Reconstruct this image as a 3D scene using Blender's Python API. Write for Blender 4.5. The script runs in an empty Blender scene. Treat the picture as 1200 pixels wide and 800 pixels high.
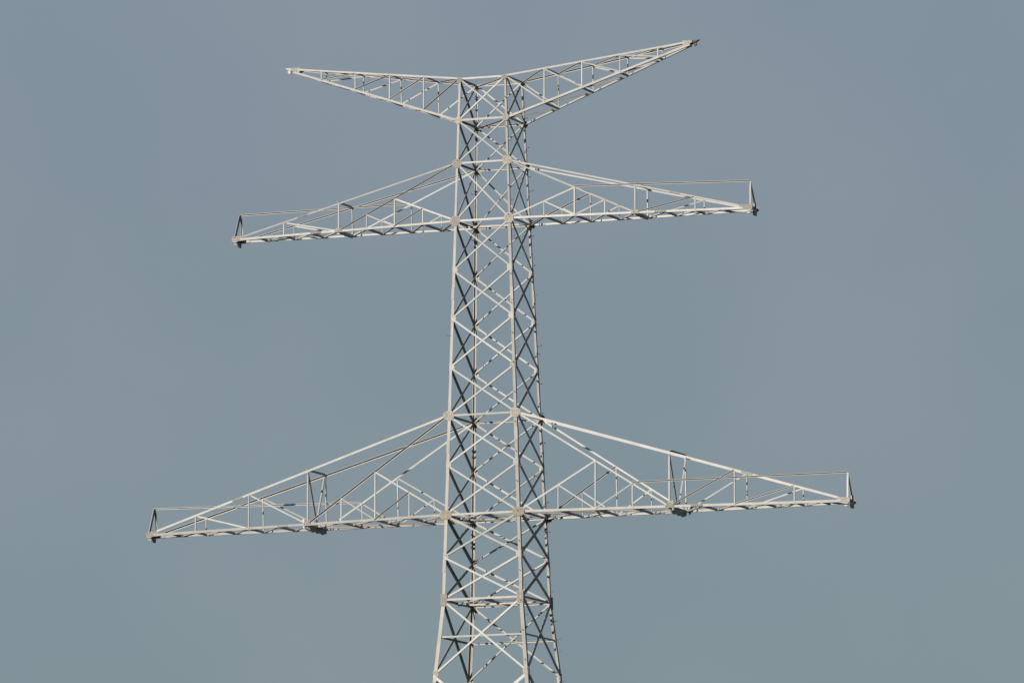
import bpy, math, random
from mathutils import Vector, Matrix
random.seed(7)
R = math.radians
scene = bpy.context.scene
col = scene.collection

# ------------------------------------------------------------------ camera
cam_d = bpy.data.cameras.new('camera')
cam = bpy.data.objects.new('camera', cam_d)
col.objects.link(cam)
scene.camera = cam
cam_d.sensor_width = 36.0
cam_d.lens = 290.3
cam_d.clip_start = 1.0
cam_d.clip_end = 40000.0
AZ, PITCH, ROLL, YAW = R(20.128), R(7.191), R(-0.676), R(-0.126)
cam.location = (330*math.sin(AZ), -330*math.cos(AZ), 1.6)
fw = Vector((-math.sin(AZ+YAW)*math.cos(PITCH), math.cos(AZ+YAW)*math.cos(PITCH), math.sin(PITCH)))
rt = fw.cross(Vector((0, 0, 1))).normalized()
up = rt.cross(fw)
r2 = rt*math.cos(ROLL) + up*math.sin(ROLL)
u2 = -rt*math.sin(ROLL) + up*math.cos(ROLL)
cam.rotation_euler = Matrix((r2, u2, -fw)).transposed().to_euler()

# ------------------------------------------------------------------ daylight
SUN_AZ, SUN_EL = 13.5, 18.0            # degrees left of the tower's front, degrees up
world = bpy.data.worlds.new('World')
scene.world = world
world.use_nodes = True
nt = world.node_tree
nt.nodes.clear()
out = nt.nodes.new('ShaderNodeOutputWorld')
bg = nt.nodes.new('ShaderNodeBackground')
bg.inputs['Strength'].default_value = 0.1
sky = nt.nodes.new('ShaderNodeTexSky')
sky.sky_type = 'NISHITA'
sky.sun_disc = False
sky.sun_elevation = R(SUN_EL)
sky.sun_rotation = R(180 + SUN_AZ)
sky.air_density = 1.0
sky.dust_density = 2.0
tc = nt.nodes.new('ShaderNodeTexCoord')
noi = nt.nodes.new('ShaderNodeTexNoise')
noi.inputs['Scale'].default_value = 24.0
noi.inputs['Detail'].default_value = 3.0
noi.inputs['Roughness'].default_value = 0.45
ramp = nt.nodes.new('ShaderNodeValToRGB')     # an even grey-blue sheet of high cloud, very slightly mottled
CL = (1.675, 2.115, 2.51)
ramp.color_ramp.elements[0].position = 0.3
ramp.color_ramp.elements[1].position = 0.7
ramp.color_ramp.elements[0].color = (CL[0]*0.925, CL[1]*0.955, CL[2]*0.97, 1)
ramp.color_ramp.elements[1].color = (CL[0]*1.075, CL[1]*1.045, CL[2]*1.03, 1)
mix = nt.nodes.new('ShaderNodeMix')
mix.data_type = 'RGBA'
mix.inputs[0].default_value = 0.96
nt.links.new(tc.outputs['Generated'], noi.inputs['Vector'])
nt.links.new(noi.outputs['Fac'], ramp.inputs['Fac'])
nt.links.new(sky.outputs['Color'], mix.inputs[6])
nt.links.new(ramp.outputs['Color'], mix.inputs[7])
# added: unseen sky above the view is dimmed and blued to deepen shaded steel
sep = nt.nodes.new('ShaderNodeSeparateXYZ')
zen = nt.nodes.new('ShaderNodeMapRange')
zen.interpolation_type = 'SMOOTHSTEP'
zen.inputs[1].default_value = 0.24
zen.inputs[2].default_value = 0.62
zcol = nt.nodes.new('ShaderNodeMix')
zcol.data_type = 'RGBA'
zcol.inputs[6].default_value = (1, 1, 1, 1)
zcol.inputs[7].default_value = (0.12, 0.24, 0.44, 1)
mul = nt.nodes.new('ShaderNodeMix')
mul.data_type = 'RGBA'
mul.blend_type = 'MULTIPLY'
mul.inputs[0].default_value = 1.0
nt.links.new(tc.outputs['Generated'], sep.inputs[0])
nt.links.new(sep.outputs['Z'], zen.inputs[0])
nt.links.new(mix.outputs[2], mul.inputs[6])
nt.links.new(zen.outputs[0], zcol.inputs[0])
nt.links.new(zcol.outputs[2], mul.inputs[7])
# the low sky is a shade greener, the upper a shade greyer
hor = nt.nodes.new('ShaderNodeMapRange')
hor.inputs[1].default_value = 0.08
hor.inputs[2].default_value = 0.17
tint = nt.nodes.new('ShaderNodeMix')
tint.data_type = 'RGBA'
tint.inputs[6].default_value = (0.97, 0.995, 0.945, 1)
tint.inputs[7].default_value = (1.025, 1.0, 1.015, 1)
mul2 = nt.nodes.new('ShaderNodeMix')
mul2.data_type = 'RGBA'
mul2.blend_type = 'MULTIPLY'
mul2.inputs[0].default_value = 1.0
nt.links.new(sep.outputs['Z'], hor.inputs[0])
nt.links.new(hor.outputs[0], tint.inputs[0])
nt.links.new(mul.outputs[2], mul2.inputs[6])
nt.links.new(tint.outputs[2], mul2.inputs[7])
nt.links.new(mul2.outputs[2], bg.inputs['Color'])
nt.links.new(bg.outputs['Background'], out.inputs['Surface'])

sun_d = bpy.data.lights.new('sun', 'SUN')
sun_d.energy = 5.0
sun_d.angle = R(0.53)
sun_d.color = (1.0, 0.895, 0.735)
sun = bpy.data.objects.new('sun', sun_d)
col.objects.link(sun)
sdir = Vector((-math.sin(R(SUN_AZ))*math.cos(R(SUN_EL)), -math.cos(R(SUN_AZ))*math.cos(R(SUN_EL)), math.sin(R(SUN_EL))))
sun.rotation_euler = sdir.to_track_quat('Z', 'Y').to_euler()
sun.location = sdir*100

scene.view_settings.view_transform = 'Standard'
scene.view_settings.look = 'None'
scene.view_settings.exposure = 0.4
scene.cycles.diffuse_bounces = 1
scene.cycles.pixel_filter_width = 1.25
scene.view_settings.gamma = 1.0
scene.view_settings.use_curve_mapping = False


# ------------------------------------------------------------------ materials
def steel(name, c, var=0.13, rough=0.55, scale=2.2, metallic=0.0):
    m = bpy.data.materials.new(name)
    m.use_nodes = True
    t = m.node_tree
    b = t.nodes['Principled BSDF']
    co = t.nodes.new('ShaderNodeTexCoord')
    n1 = t.nodes.new('ShaderNodeTexNoise')
    n1.inputs['Scale'].default_value = scale
    n1.inputs['Detail'].default_value = 5
    n1.inputs['Roughness'].default_value = 0.65
    rp = t.nodes.new('ShaderNodeValToRGB')
    rp.color_ramp.elements[0].position = 0.3
    rp.color_ramp.elements[1].position = 0.72
    rp.color_ramp.elements[0].color = (c[0]*(1-var), c[1]*(1-var*1.05), c[2]*(1-var*1.15), 1)
    rp.color_ramp.elements[1].color = (min(1, c[0]*(1+var)), min(1, c[1]*(1+var)), min(1, c[2]*(1+var)), 1)
    oi = t.nodes.new('ShaderNodeObjectInfo')          # each bar left the zinc bath with its own tone
    mr = t.nodes.new('ShaderNodeMapRange')
    mr.inputs[3].default_value = 0.74
    mr.inputs[4].default_value = 1.12
    mul = t.nodes.new('ShaderNodeMix')
    mul.data_type = 'RGBA'
    mul.blend_type = 'MULTIPLY'
    mul.inputs[0].default_value = 1.0
    t.links.new(co.outputs['Object'], n1.inputs['Vector'])
    t.links.new(n1.outputs['Fac'], rp.inputs['Fac'])
    t.links.new(oi.outputs['Random'], mr.inputs[0])
    t.links.new(rp.outputs['Color'], mul.inputs[6])
    t.links.new(mr.outputs[0], mul.inputs[7])
    t.links.new(mul.outputs[2], b.inputs['Base Color'])
    b.inputs['Roughness'].default_value = rough
    b.inputs['Metallic'].default_value = metallic
    b.inputs['Specular IOR Level'].default_value = 0.25
    return m


M_BAR = steel('galvanised_steel', (0.33, 0.337, 0.347))
M_LEG = steel('galvanised_leg_steel', (0.285, 0.287, 0.293), scale=1.2)
M_GUS = steel('galvanised_plate', (0.225, 0.22, 0.215), var=0.24, scale=5)
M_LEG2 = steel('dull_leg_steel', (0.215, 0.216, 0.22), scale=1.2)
M_OLD = steel('weathered_plate', (0.17, 0.155, 0.14), var=0.18, scale=6)
M_BOLT = steel('bolt_steel', (0.15, 0.14, 0.13), var=0.2, scale=8)
M_SHADED = steel('shaded_clamp_steel', (0.03, 0.033, 0.038), var=0.2, scale=8)  # right wire clamp only: its shaded side is painted in as a dark colour
M_CONC = steel('concrete', (0.33, 0.32, 0.30), rough=0.9)


def ground_mat():
    m = bpy.data.materials.new('meadow')
    m.use_nodes = True
    t = m.node_tree
    b = t.nodes['Principled BSDF']
    co = t.nodes.new('ShaderNodeTexCoord')
    n1 = t.nodes.new('ShaderNodeTexNoise')
    n1.inputs['Scale'].default_value = 0.02
    n1.inputs['Detail'].default_value = 9
    n1.inputs['Roughness'].default_value = 0.7
    rp = t.nodes.new('ShaderNodeValToRGB')
    rp.color_ramp.elements[0].position = 0.35
    rp.color_ramp.elements[1].position = 0.68
    rp.color_ramp.elements[0].color = (0.022, 0.032, 0.014, 1)
    rp.color_ramp.elements[1].color = (0.05, 0.058, 0.03, 1)
    t.links.new(co.outputs['Object'], n1.inputs['Vector'])
    t.links.new(n1.outputs['Fac'], rp.inputs['Fac'])
    t.links.new(rp.outputs['Color'], b.inputs['Base Color'])
    b.inputs['Roughness'].default_value = 0.95
    b.inputs['Specular IOR Level'].default_value = 0.1
    return m


M_GROUND = ground_mat()


# ------------------------------------------------------------------ mesh helpers
class MB:
    def __init__(self):
        self.v, self.f = [], []

    def hexa(self, pts):
        k = len(self.v)
        self.v += [tuple(p) for p in pts]
        self.f += [tuple(k+i for i in q) for q in
                   ((0, 3, 2, 1), (4, 5, 6, 7), (0, 1, 5, 4), (1, 2, 6, 5), (2, 3, 7, 6), (3, 0, 4, 7))]

    def bar(self, p0, p1, e, n, e0, e1, n0, n1):
        """box along p0-p1 spanning e0..e1 along e and n0..n1 along n"""
        c = [(e0, n0), (e1, n0), (e1, n1), (e0, n1)]
        self.hexa([p0 + e*a + n*b for a, b in c] + [p1 + e*a + n*b for a, b in c])

    def prism(self, c, e, g, n, outline, n0, n1):
        """polygon outline [(a,b)] in the e,g plane extruded along n"""
        k, m = len(self.v), len(outline)
        for h in (n0, n1):
            self.v += [tuple(c + e*a + g*b + n*h) for a, b in outline]
        self.f.append(tuple(k+i for i in reversed(range(m))))
        self.f.append(tuple(k+m+i for i in range(m)))
        for i in range(m):
            j = (i+1) % m
            self.f.append((k+i, k+j, k+m+j, k+m+i))

    def tube(self, pts, r, seg=8):
        pts = [Vector(p) for p in pts]
        k = len(self.v)
        for i, p in enumerate(pts):
            d = (pts[min(i+1, len(pts)-1)] - pts[max(i-1, 0)]).normalized()
            a = d.cross(Vector((0.31, 0.17, 0.93))).normalized()
            b = d.cross(a)
            for s in range(seg):
                t = 2*math.pi*s/seg
                self.v.append(tuple(p + a*r*math.cos(t) + b*r*math.sin(t)))
        for i in range(len(pts)-1):
            for s in range(seg):
                s2 = (s+1) % seg
                self.f.append((k+i*seg+s, k+i*seg+s2, k+(i+1)*seg+s2, k+(i+1)*seg+s))
        self.f.append(tuple(k+s for s in reversed(range(seg))))
        self.f.append(tuple(k+(len(pts)-1)*seg+s for s in range(seg)))

    def build(self, name, mat, parent=None, label=None):
        me = bpy.data.meshes.new(name)
        me.from_pydata(self.v, [], self.f)
        me.update()
        import bmesh
        bm = bmesh.new()
        bm.from_mesh(me)
        bmesh.ops.recalc_face_normals(bm, faces=bm.faces)
        bm.to_mesh(me)
        bm.free()
        me.materials.append(mat)
        o = bpy.data.objects.new(name, me)
        col.objects.link(o)
        if parent is not None:
            o.parent = parent
        if label:
            o['label'] = label
        return o


jit = lambda: random.uniform(-0.003, 0.003)


def angle(mb, p0, p1, n, a=0.1, b=None, t=0.012, off=0.0, edge=1, outs=-1, trim=0.0):
    """rolled L-section: one flange in the plane whose outward normal is n, the other standing
    on its upper (edge=1) or lower (edge=-1) rim, outwards (outs=1) or inwards (outs=-1)"""
    p0, p1, n = Vector(p0), Vector(p1), Vector(n)
    b = b or a
    d = (p1-p0).normalized()
    p0, p1 = p0 + d*trim, p1 - d*trim
    n = (n - d*n.dot(d)).normalized()
    e = n.cross(d)
    if abs(e.z) > 0.12:
        if e.z < 0:
            e = -e
    elif e.x < 0:
        e = -e
    o = off + jit()
    mb.bar(p0, p1, e, n, -a/2, a/2, o, o+t)
    lo, hi = (a/2-t, a/2) if edge > 0 else (-a/2, -a/2+t)
    if outs > 0:
        mb.bar(p0, p1, e, n, lo, hi, o+t-0.001, o+b)
    else:
        mb.bar(p0, p1, e, n, lo, hi, o+t-b, o+0.001)
    return mb


def one_angle(name, parent, *args, mat=None, **kw):
    if name in ('stay', 'top_chord', 'diagonal_brace') and args[2].y*kw.get('outs', -1) < 0:
        kw['b'] = kw['a']*1.4          # unequal angles, the long flange standing forward
    return angle(MB(), *args, **kw).build(name, mat or M_BAR, parent)


def bolts(mb, c, e, g, n, spots, h0, r=0.021, h=0.02):
    for a, b in spots:
        mb.prism(c, e, g, n, [(a+r*math.cos(k*math.pi/3), b+r*math.sin(k*math.pi/3)) for k in range(6)], h0, h0+h)


def octagon(hx, hz, ch=0.45):
    return [(hx, hz*ch), (hx*ch, hz), (-hx*ch, hz), (-hx, hz*ch), (-hx, -hz*ch), (-hx*ch, -hz), (hx*ch, -hz), (hx, -hz*ch)]


X, Y, Z = Vector((1, 0, 0)), Vector((0, 1, 0)), Vector((0, 0, 1))

# ------------------------------------------------------------------ ground (below the frame, reaching the horizon)
g = MB()
g.v = [(-20000, -20000, 0), (20000, -20000, 0), (20000, 20000, 0), (-20000, 20000, 0)]
g.f = [(0, 1, 2, 3)]
gr = g.build('ground', M_GROUND)
gr['kind'] = 'structure'

# ------------------------------------------------------------------ the tower
tower = bpy.data.objects.new('transmission_tower', None)
col.objects.link(tower)
tower['label'] = 'pale steel lattice power pylon with three tiers of cross arms and no wires'
tower['category'] = 'electricity pylon'

ZL = [53.873, 52.162, 50.403, 48.048, 46.055, 44.096, 42.118, 40.158, 38.164, 36.151, 34.458, 32.731, 31.236, 29.741]
LOW = [29.741, 26.2, 22.0, 17.0, 11.0, 4.0, 0.35]


def W(z):
    if z > ZL[11]:
        return 1.011 + (ZL[0]-z)*0.03325
    return 1.714 + (ZL[11]-z)*0.096


# --- legs: corner angles, with splice covers and step bolts
def leg_size(z):
    return 0.088 if z > 48.05 else (0.115 if z > 40.1 else (0.128 if z > 32.7 else 0.15))


breaks = [53.9, 48.048, 40.158, 32.731, 0.3]
for sx in (-1, 1):
    for sy in (-1, 1):
        m = MB()
        for zt, zb in zip(breaks[:-1], breaks[1:]):
            a = leg_size((zt+zb)/2 if zb > 1 else 20)
            P0 = Vector((sx*W(zt), sy*W(zt), zt))
            P1 = Vector((sx*W(zb), sy*W(zb), zb))
            ex, ey = X*(-sx), Y*(-sy)
            m.bar(P0, P1, ex, ey, 0, a, 0, 0.018)
            m.bar(P0, P1, ex, ey, 0, 0.018, 0.018, a)
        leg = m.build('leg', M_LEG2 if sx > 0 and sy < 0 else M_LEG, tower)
        # bolted splice covers on the two outer flanges
        for zs in ((45.1, 38.9, 34.1) if sx*sy > 0 else (45.0, 44.4, 39.3, 33.6)):
            s = MB()
            a = leg_size(zs)
            P0 = Vector((sx*W(zs+.26), sy*W(zs+.26), zs+.26))
            P1 = Vector((sx*W(zs-.26), sy*W(zs-.26), zs-.26))
            s.bar(P0, P1, X*(-sx), Y*(-sy), -0.012, a*0.98, -0.014, 0.0)
            s.bar(P0, P1, Y*(-sy), X*(-sx), -0.012, a*0.98, -0.0145, 0.0005)
            for k in range(5):
                q = P0.lerp(P1, (k+.5)/5)
                bolts(s, q, X*(-sx), Z, Y*(sy), [(a*0.35, 0), (a*0.72, 0.02)], 0.013, r=0.016, h=0.012)
                bolts(s, q, Y*(-sy), Z, X*(sx), [(a*0.35, 0), (a*0.72, 0.02)], 0.013, r=0.016, h=0.012)
            s.build('splice_plate', M_LEG, leg)
        # step bolts up two of the legs
        if sx > 0:
            for k in range(46):
                z = 26.6 + k*0.6
                if z > 53.6:
                    break
                s = MB()
                a = leg_size(z)
                c = Vector((sx*W(z), sy*W(z), z))
                if k % 2 == 0:
                    c = c + X*(-sx*a*0.55)
                    d = Y*sy
                else:
                    c = c + Y*(-sy*a*0.55)
                    d = X*sx
                s.tube([c - d*0.03, c + d*0.125], 0.012, 6)
                s.tube([c + d*0.11, c + d*0.128], 0.021, 6)
                s.build('step_bolt', M_BOLT, leg)
        # curved fall-arrest hooks bolted to the corners
        hk = {(1, 1): (49.45, 43.15, 31.3), (-1, 1): (49.45, 47.6), (-1, -1): (43.4,), (1, -1): (47.3,)}[(sx, sy)]
        for z in hk:
            s = MB()
            c = Vector((sx*W(z), sy*W(z), z))
            d = (X*sx + Y*(sy*0.25)).normalized()
            s.tube([c - d*0.05 - Z*0.01, c + d*0.07 - Z*0.025, c + d*0.13 - Z*0.015, c + d*0.17 + Z*0.02, c + d*0.18 + Z*0.06], 0.013, 6)
            s.build('hook_rod', M_BOLT, leg)


# --- face bracing
def corner(face, side, z):
    """point on one of the four faces, side -1/+1"""
    w = W(z)
    return {'f': Vector((side*w, -w, z)), 'b': Vector((side*w, w, z)),
            'l': Vector((-w, side*w, z)), 'r': Vector((w, side*w, z))}[face]


NORM = {'f': -Y, 'b': Y, 'l': -X, 'r': X}
panels = list(zip(ZL[:11], ZL[1:12])) + [(ZL[11], ZL[13])]
for face in 'fblr':
    n = NORM[face]
    for zt, zb in panels:
        a = 0.058 if zt > 48 else (0.067 if zt > 36.2 else 0.076)
        for s, off in ((-1, 0.004), (1, -0.034)):
            p0, p1 = corner(face, s, zt-0.04), corner(face, -s, zb+0.04)
            ins = X*0.0
            t_in = (p1-p0); t_in.z = 0; t_in.normalize()
            flat = (face == 'l' and s > 0) or (face == 'r' and s > 0)   # slender flat bars on the side faces
            one_angle('body_brace', tower, p0 + t_in*0.07, p1 - t_in*0.07, n, a={'l': 1.75, 'r': 2.2}.get(face, 1.0)*a,
                      b=0.016 if flat else a, off=off, edge=-1 if face in 'fb' else 1, outs=-1)
    for zt, zb in zip(LOW[:-1], LOW[1:]):
        for s, off in ((-1, 0.004), (1, -0.034)):
            one_angle('leg_brace', tower, corner(face, s, zt-0.06), corner(face, -s, zb+0.06), n, a=0.12, off=off, outs=-1)
    # horizontals on the arm levels and the waist frame
    for i in (0, 1, 2, 3, 7, 9, 11):
        z = ZL[i]
        a = 0.085 if i in (1, 3, 9, 11) else 0.07
        zz = z - (0.02 if i == 0 else 0)
        m = MB()
        p0, p1 = corner(face, -1, zz), corner(face, 1, zz)
        d = (p1-p0).normalized()
        angle(m, p0 + d*0.08, p1 - d*0.08, n, a=a, off=0.014, edge=1, outs=-1)
        m.build('horizontal_strut', M_BAR, tower)
    z = ZL[12]
    one_angle('horizontal_strut', tower, corner(face, -1, z), corner(face, 1, z), n, a=0.07, off=-0.06, outs=-1)
    # small connection plates where crosses meet the legs between arm levels
    for i in (4, 5, 6, 8, 10, 13):
        for s in (-1, 1):
            m = MB()
            c = corner(face, s, ZL[i])
            e = X if face in 'fb' else Y
            m.prism(c + e*(-s*0.1), e, Z, n, [(-.09, -.17), (.09, -.1), (.12, .0), (.09, .1), (-.09, .17)] if s < 0 else
                    [(.09, .17), (-.09, .1), (-.12, 0), (-.09, -.1), (.09, -.17)], 0.001, 0.013)
            bolts(m, c + e*(-s*0.1), e, Z, n, [(-.04*s, .05), (-.04*s, -.05), (.03*s, .1), (.03*s, -.1)], 0.012, r=0.018)
            m.build('joint_plate', M_LEG, tower)

# --- plan bracing inside the body
for i in (9, 11):
    z = ZL[i] - 0.06
    w = W(z)
    F, B, Lm, Rm = Vector((0, -w, z)), Vector((0, w, z)), Vector((-w, 0, z)), Vector((w, 0, z))
    for p, q in ((F, Lm), (F, Rm), (B, Lm), (B, Rm), (F, B)):
        one_angle('plan_brace', tower, p, q, Z, a=0.075, off=0, outs=1, trim=0.05)
    one_angle('plan_brace', tower, Lm - Z*0.02, Rm - Z*0.02, -Y, a=0.06 if i == 11 else 0.03, off=0, edge=1, outs=-1, trim=0.05)
for i in (0, 1):
    z = ZL[i] - 0.06
    w = W(z)
    one_angle('plan_brace', tower, Vector((-w, w, z)), Vector((w, -w, z)), Z, a=0.08, off=0, outs=-1, trim=0.12)
z = ZL[3] - 0.08
w = W(z)
one_angle('plan_brace', tower, Vector((-w, 0, z)), Vector((w, 0.1, z)), Z, a=0.08, off=0, outs=-1, trim=0.08)

# --- gusset plates at the arm roots
GUS = {0: (.115, .10), 1: (.15, .155), 2: (.19, .185), 3: (.215, .205), 7: (.225, .195), 9: (.255, .18)}
for i, (hx, hz) in GUS.items():
    for sy in (-1, 1):
        for sx in (-1, 1):
            m = MB()
            c = Vector((sx*W(ZL[i]), sy*W(ZL[i]), ZL[i]))
            sh = 0.06 if i == 0 else 0.0
            cc = c + X*(-sx*0.05) - Z*sh
            n = Y*sy
            ol = [(a*random.uniform(.86, 1.1), b*random.uniform(.86, 1.1)) for a, b in octagon(hx, hz, 0.46)]
            m.prism(cc, X, Z, n, ol if i != 9 else octagon(hx, hz, 0.5), 0.028, 0.042)
            sp = []
            if i != 9:
                nx = 3 if i < 2 else 4
                for a in range(nx):
                    for b in range(nx):
                        px, pz = (a-(nx-1)/2)*hx*1.5/nx, (b-(nx-1)/2)*hz*1.5/nx
                        if abs(px)/hx + abs(pz)/hz < 1.25:
                            sp.append((px+random.uniform(-.02, .02), pz+random.uniform(-.02, .02)))
            else:
                sp = [(-.17, .02), (-.08, .08), (.09, .09), (.18, .02), (-.09, -.1), (.07, -.11)]
            bolts(m, cc, X, Z, n, sp, 0.041)
            m.build('gusset_plate', M_OLD if i == 9 else M_GUS, tower,
                    'brownish grey weathered gusset plate' if i == 9 else None)
# tall narrow leg plates of the waist frame
for sy in (-1, 1):
    for sx in (-1, 1):
        m = MB()
        c = Vector((sx*W(ZL[11]), sy*W(ZL[11]), ZL[11]))
        m.prism(c + X*(-sx*0.09), X, Z, Y*sy, [(-.135, -.25), (.135, -.25), (.135, .25), (-.135, .25)], 0.028, 0.042)
        bolts(m, c + X*(-sx*0.09), X, Z, Y*sy, [(a, b) for a in (-.07, .07) for b in (-.2, -.12, -.04, .04, .12, .2)], 0.041)
        m.build('gusset_plate', M_GUS, tower)


# ------------------------------------------------------------------ cross arms
def lerp(a, b, t):
    return a + (b-a)*t


def arm(s, zl_b, zl_t, inner, outer, xt, zt_tip, xtop, ztop, apex, heavy):
    """lower two tiers: s=-1/+1 side; inner/outer = x of the floor nodes; apex = (x,z) of the bird rail's frame"""
    zb = ZL[zl_b]
    wb, wt = W(zb), W(ZL[zl_t])
    yt = 0.38
    xm = inner[-1]

    def pl(x, f, z=None):
        k = (x-wb)/(xt-wb)
        return Vector((s*x, f*lerp(wb, yt, k), lerp(zb, zt_tip, k) if z is None else z))
    ch = 0.10 if heavy else 0.085
    tc_ = 0.08 if heavy else 0.062
    # bottom chords make the arm's main body
    m = MB()
    for f in (-1, 1):
        n = Y*f
        angle(m, pl(wb, f), pl(xt, f), n, a=ch, b=ch*0.8, t=0.014, edge=-1, outs=-1)
    root = m.build('cross_arm', M_BAR, tower)
    for f in (-1, 1):
        n = Y*f
        fo = 1 if f < 0 else -1          # flange standing towards the front
        C = Vector((s*wt, f*wt, ZL[zl_t]))
        Tip = pl(xtop, f, ztop)
        # outer top chord
        fl = fo if (s < 0 and f > 0) else -fo
        one_angle('top_chord', root, C, Tip, n, a=tc_, t=0.013, off=0.02, edge=1, outs=fl)
        # inner stay down to the mid node
        Mn = pl(xm, f)
        fl = fo if (s < 0 and f < 0) else -fo
        one_angle('stay', root, C, Mn, n, a=tc_*0.85, off=-0.02, edge=1, outs=fl)

        def stay(x):
            return C.lerp(Mn, (x-wt)/(xm-wt))

        def top(x):
            return C.lerp(Tip, (x-wt)/(xtop-wt))
        x1, x2, x3 = inner[:3]
        S2, S3 = stay(x2), stay(x3)
        r0 = pl(wb, f) + Z*0.05
        S1 = r0.lerp(S2, (x1-wb)/(x2-wb))
        one_angle('diagonal_brace', root, r0, S2, n, a=0.062, off=0.0, edge=1, outs=fo if (s > 0 and f > 0) else -fo)
        one_angle('diagonal_brace', root, S1, pl(x2, f), n, a=0.05, off=0.01, edge=1, outs=fo if s < 0 and f < 0 else -fo)
        one_angle('diagonal_brace', root, S3, pl(x2, f), n, a=0.05, off=0.03, edge=1, outs=-fo)
        for x, p in ((x1, S1), (x2, S2), (x3, S3)):
            one_angle('post', root, pl(x, f), p, n, a=0.052 if x == x2 else 0.04, off=0.012, outs=-1)
        xs = [xm] + outer
        for k, x in enumerate([xm] + outer):
            one_angle('post', root, pl(x, f), top(x), n, a=0.06 if k == 0 else 0.05, off=0.012, outs=-1)
            if k:
                one_angle('diagonal_brace', root, pl(xs[k-1], f), top(x), n, a=0.054, off=-0.012, edge=1,
                          outs=fo if (s > 0 and f < 0) else -fo)
        # bolted splice in the chords
        for (pa, pb, t, a) in ((C, Tip, 0.72, tc_), (pl(xm, f), pl(outer[0], f), 0.42, ch)):
            q = pa.lerp(pb, t)
            d = (pb-pa).normalized()
            e = n.cross(d)
            sp = MB()
            sp.prism(q, d, e, n, [(-.24, -a*.42), (.24, -a*.42), (.24, a*.42), (-.24, a*.42)], 0.034, 0.042)
            bolts(sp, q, d, e, n, [(u*0.075-.19, v) for u in range(6) for v in (-a*.2, a*.2)], 0.041, r=0.015)
            sp.build('splice_plate', M_GUS, root)
        # connection plate at the mid node and the long bolted plate at the tip
        mp = MB()
        mp.prism(Mn, X*s, Z, n, [(-.17, -.055), (.18, -.055), (.15, .08), (.05, .13), (-.12, .1)], 0.03, 0.04)
        bolts(mp, Mn, X*s, Z, n, [(-.13, .0), (-.05, .04), (.05, .0), (.13, .03), (0, .11)], 0.039, r=0.018)
        mp.build('node_plate', M_GUS, root)
        tp = MB()
        t0 = pl(xt, f)
        tp.prism(t0, X*s, Z, n, [(-.46, -.06), (.04, -.06), (.04, .1), (-.05, .13), (-.46, .15)], 0.03, 0.042)
        bolts(tp, t0, X*s, Z, n, [(-.42+.075*u, v) for u in range(6) for v in (-.01, .08)], 0.041, r=0.018)
        tp.build('tip_plate', M_GUS, root)

    # floor: struts and lacing
    def mid(x):
        return pl(x, 1).lerp(pl(x, -1), 0.5)
    dz = Z*(-ch*0.42)
    nodes_in = [wb] + inner
    outs_ = []
    prev = xm
    for x in outer:
        outs_ += [(prev+x)/2, x]
        prev = x
    outs_.append((prev+xt)/2)
    for x in inner + outs_:
        one_angle('floor_strut', root, pl(x, -1)+dz, pl(x, 1)+dz, Z, a=0.08, off=0, outs=1, trim=0.03)
    if heavy:      # K lacing towards the body, plain zigzag towards the tip
        for k in range(1, len(nodes_in)):
            for f in (-1, 1):
                one_angle('floor_lacing', root, mid(nodes_in[k])+dz, pl(nodes_in[k-1], f)+dz, Z, a=0.085, off=-0.012, outs=1, trim=0.04)
        zig = [xm] + outs_
    else:
        zig = nodes_in + outs_
    for a, b in zip(zig[:-1], zig[1:]):
        # each lacing bar runs back-to-front as seen going to the right
        p, q = (pl(a, 1), pl(b, -1)) if s > 0 else (pl(b, 1), pl(a, -1))
        one_angle('floor_lacing', root, p+dz, q+dz, Z, a=0.08, off=-0.012, outs=1, trim=0.04)

    # portal between the two planes over the mid node
    C = {f: Vector((s*wt, f*wt, ZL[zl_t])) for f in (-1, 1)}
    P = {f: C[f].lerp(pl(xtop, f, ztop), (xm-wt)/(xtop-wt)) for f in (-1, 1)}
    one_angle('portal_beam', root, P[-1]+Z*0.05, P[1]+Z*0.05, X*s, a=0.09, off=0, outs=1)
    one_angle('portal_beam', root, pl(xt-.02, -1), pl(xt-.02, 1), X*s, a=0.17, off=0, outs=-1)
    if heavy:
        b0 = mid(xm) + Z*0.02
        for f in (-1, 1):
            one_angle('portal_brace', root, P[f]-Z*0.05, b0, X*s, a=0.16 if f < 0 else 0.06, b=0.016 if f < 0 else 0.06, off=0.01*f, outs=1)

    # hanger plates for the insulator strings
    def hanger(x, hh, drop, lugs):
        y = pl(x, 1).y
        zz = pl(x, 1).z
        h = MB()
        m2 = 2*len(lugs)
        ol = [(-y*0.93, 0), (-y*0.8, -drop*0.75)]
        for l in lugs:
            ol += [((l-.14)*y, -drop*0.82), ((l-.12)*y, -drop), ((l+.12)*y, -drop), ((l+.16)*y, -drop*0.82)]
        ol += [(y*0.93, -drop*0.75), (y*0.97, 0)]
        h.prism(Vector((s*x, 0, zz-ch*0.45)), Y, Z, X*s, ol, -hh, hh)
        bolts(h, Vector((s*x, 0, zz-ch*0.45)), Y, Z, X*s, [(l*y, -drop*0.4) for l in lugs], hh-.001)
        h.build('hanger_plate', M_LEG, root)
    hanger(xm, 0.03, 0.22 if heavy else 0.08, (-.5, .05, .55) if heavy else (0.0,))
    if heavy:
        for f in (-1, 1):      # bolted feet that carry it through the chords
            q = MB()
            c = pl(xm+0.16, f) + Z*0.14
            q.prism(c, X, Y, Z, octagon(.08, .08, .4), -.07, .07)
            q.prism(c, X, Y, Z, octagon(.045, .045, .4), -.3, .10)
            q.build('hanger_bolt', M_BAR, root)
    # tip bracket
    h = MB()
    zt = pl(xt, 1).z
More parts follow.
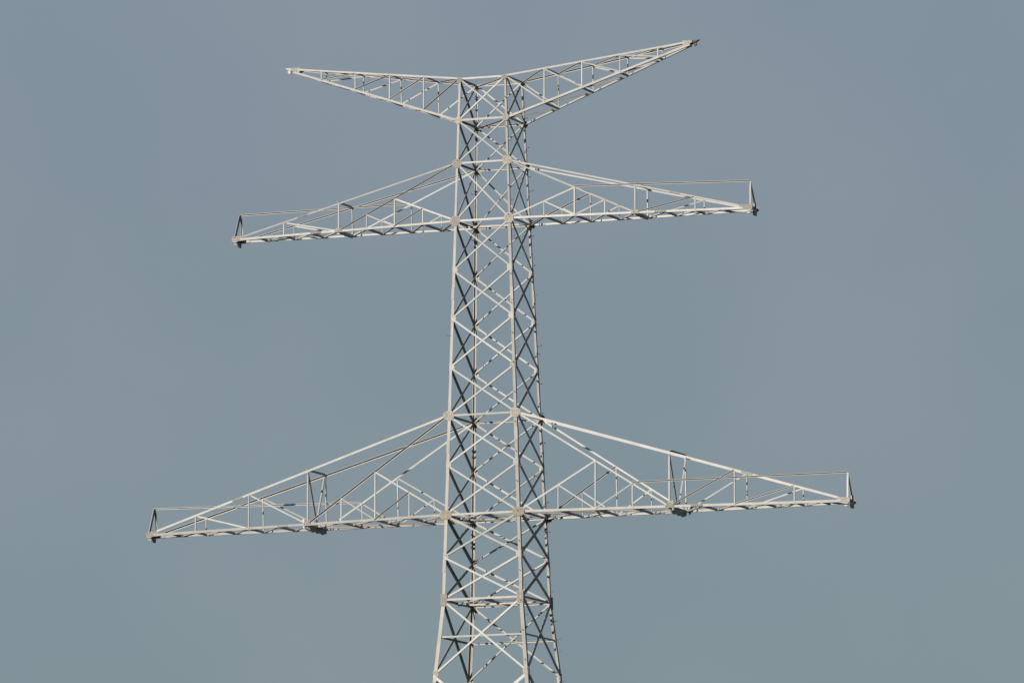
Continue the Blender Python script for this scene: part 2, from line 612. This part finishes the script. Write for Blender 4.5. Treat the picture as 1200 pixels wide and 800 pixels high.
    h.prism(Vector((s*(xt-.05), 0.05, zt-.08)), Y, Z, X*s, [(-.1, 0), (-.08, -.08), (0, -.17), (.28, -.17), (.3, -.08), (.32, 0)], -.03, .03)
    h.prism(Vector((s*(xt-.1), -yt, zt-.07)), X*s, Z, Y, octagon(.10, .045, .4), -.03, .10)
    h.prism(Vector((s*(xt-.12), -yt, zt-.19)), X*s, Z, Y, octagon(.08, .03, .4), -.02, .08)
    h.build('hanger_plate', M_LEG, root)
    h = MB()
    h.prism(Vector((s*(xt+.03), .02, zt+.1)), X*s, Z, Y, [(-.07, -.1), (.07, -.1), (.07, .13), (-.07, .13)], -.02, .02)
    h.build('end_block', M_BAR, root)
    # bird rail on its little frame, running back over the arm (front plane on one side, back plane on the other)
    f = -s
    ax, az = apex
    A = Vector((s*ax, f*(0.88 if s > 0 else 0.62)*yt, az))
    for g_ in (-1, 1):
        one_angle('rail_frame', root, pl(xt-.03, g_, zt+.02)-X*(s*.06), A, X*s, a=0.19 if s*g_ > 0 else 0.08, b=0.02 if s*g_ > 0 else 0.07, off=0, outs=-1 if s < 0 else 1)
    Mn = pl(xm, f)
    xe = inner[2] if heavy else inner[1]
    E_ = C[f].lerp(Mn, (xe-wt)/(xm-wt))
    one_angle('bird_rail', root, A+Z*0.01, Vector((E_.x, E_.y, E_.z+0.05)), Y*f, a=0.062, b=0.085, t=0.016, off=0.02, edge=1, outs=-1 if f > 0 else 1)
    return root


for s in (-1, 1):
    arm(s, 9, 7, [3.18, 4.70, 6.215, 7.72], [10.38, 12.80], 15.0, 36.06, 14.55, 36.21, (14.93, 37.18), True)
    arm(s, 3, 2, [2.60, 3.86, 5.11, 6.36], [8.83], 11.14, 47.97, 10.65, 48.08, (11.06, 49.04), False)


def peak_arm(s):
    """earth-wire arms of the top tier, rising to a pointed tip"""
    w0, w1 = W(ZL[0]), W(ZL[1])
    xs = [2.59, 4.14, 5.70, 7.25]
    xt, zt, yt = 8.55, 54.82, 0.12

    def bot(x, f):
        k = (x-w1)/(xt-w1)
        return Vector((s*x, f*lerp(w1, yt, k), lerp(ZL[1], zt-.06, k)))

    def top(x, f):
        k = (x-w0)/(xt-w0)
        return Vector((s*x, f*lerp(w0, yt, k), lerp(ZL[0], zt+.05, k)))
    m = MB()
    for f in (-1, 1):
        angle(m, bot(w1, f), bot(xt, f), Y*f, a=0.088, b=0.11, t=0.013, edge=-1, outs=-1)
    root = m.build('cross_arm', M_BAR, tower)
    for f in (-1, 1):
        n = Y*f
        fo = 1 if f < 0 else -1
        one_angle('top_chord', root, top(w0, f), top(xt, f), n, a=0.07, b=0.08, off=0.0, edge=1, outs=-1)
        pts = [w0] + xs
        for k, x in enumerate(xs):
            one_angle('post', root, bot(x, f), top(x, f), n, a=0.046, off=0.012, outs=-1)
            one_angle('diagonal_brace', root, top(pts[k], f)-Z*0.03, bot(x, f)+Z*0.03, n, a=0.052, off=-0.012, edge=1,
                      outs=fo if s < 0 and f < 0 else -fo)
        tp = MB()
        c = Vector((s*xt, f*yt, zt))
        tp.prism(c, X*s, Z, n, [(-.3, -.09), (.02, -.03), (.1, .02), (.1, .1), (-.3, .1)], 0.02, 0.034)
        bolts(tp, c, X*s, Z, n, [(-.24+.09*u, v) for u in range(4) for v in (.01, .07)], 0.033, r=0.018)
        tp.build('tip_plate', M_GUS, root)
    for k, x in enumerate(xs):
        one_angle('floor_strut', root, bot(x, -1)-Z*.05, bot(x, 1)-Z*.05, Z, a=0.07, off=0, outs=1, trim=0.03)
        one_angle('roof_strut', root, top(x, -1)+Z*.02, top(x, 1)+Z*.02, Z, a=0.07, off=0, outs=-1, trim=0.03)
    pb, pt = [w1] + xs, [w0] + xs
    for a, b in zip(pb[:-1], pb[1:]):
        p, q = (bot(a, -1), bot(b, 1)) if s > 0 else (bot(b, 1), bot(a, -1))
        one_angle('floor_lacing', root, p-Z*.05, q-Z*.05, Z, a=0.065, off=-0.012, outs=1, trim=0.05)
    for a, b in zip(pt[:-1], pt[1:]):
        p, q = (top(a, 1), top(b, -1)) if s > 0 else (top(b, 1), top(a, -1))
        one_angle('roof_lacing', root, p+Z*.02, q+Z*.02, Z, a=0.065, off=-0.012, outs=-1, trim=0.05)
    # earth-wire clamp
    h = MB()
    c = Vector((s*(xt+.06), 0, zt))
    h.prism(c + Z*.05, X*s, Z, Y, [(-.06, -.08), (.1, -.04), (.26, .03), (.26, .06), (-.06, .06)], -.09, .09)
    h.prism(c + X*(s*.12) - Z*.06, X*s, Z, Y, [(-.06, .06), (.08, .08), (.09, .01), (.03, -.06), (-.04, -.05)], -.04, .04)
    h.tube([c + X*(s*.05) + Z*.1, c + X*(s*.22) + Z*.11, c + X*(s*.34) + Z*.11], 0.016, 6)
    h.build('wire_clamp', M_SHADED if s > 0 else M_BAR, root, 'wire clamp with shade in its colour' if s > 0 else None)


for s in (-1, 1):
    peak_arm(s)

# --- concrete footings under the legs (below the frame)
for sx in (-1, 1):
    for sy in (-1, 1):
        m = MB()
        w = W(0)
        m.prism(Vector((sx*w, sy*w, 0)), X, Y, Z, octagon(.55, .55, .7), -0.4, 0.45)
        m.build('footing', M_CONC, tower)
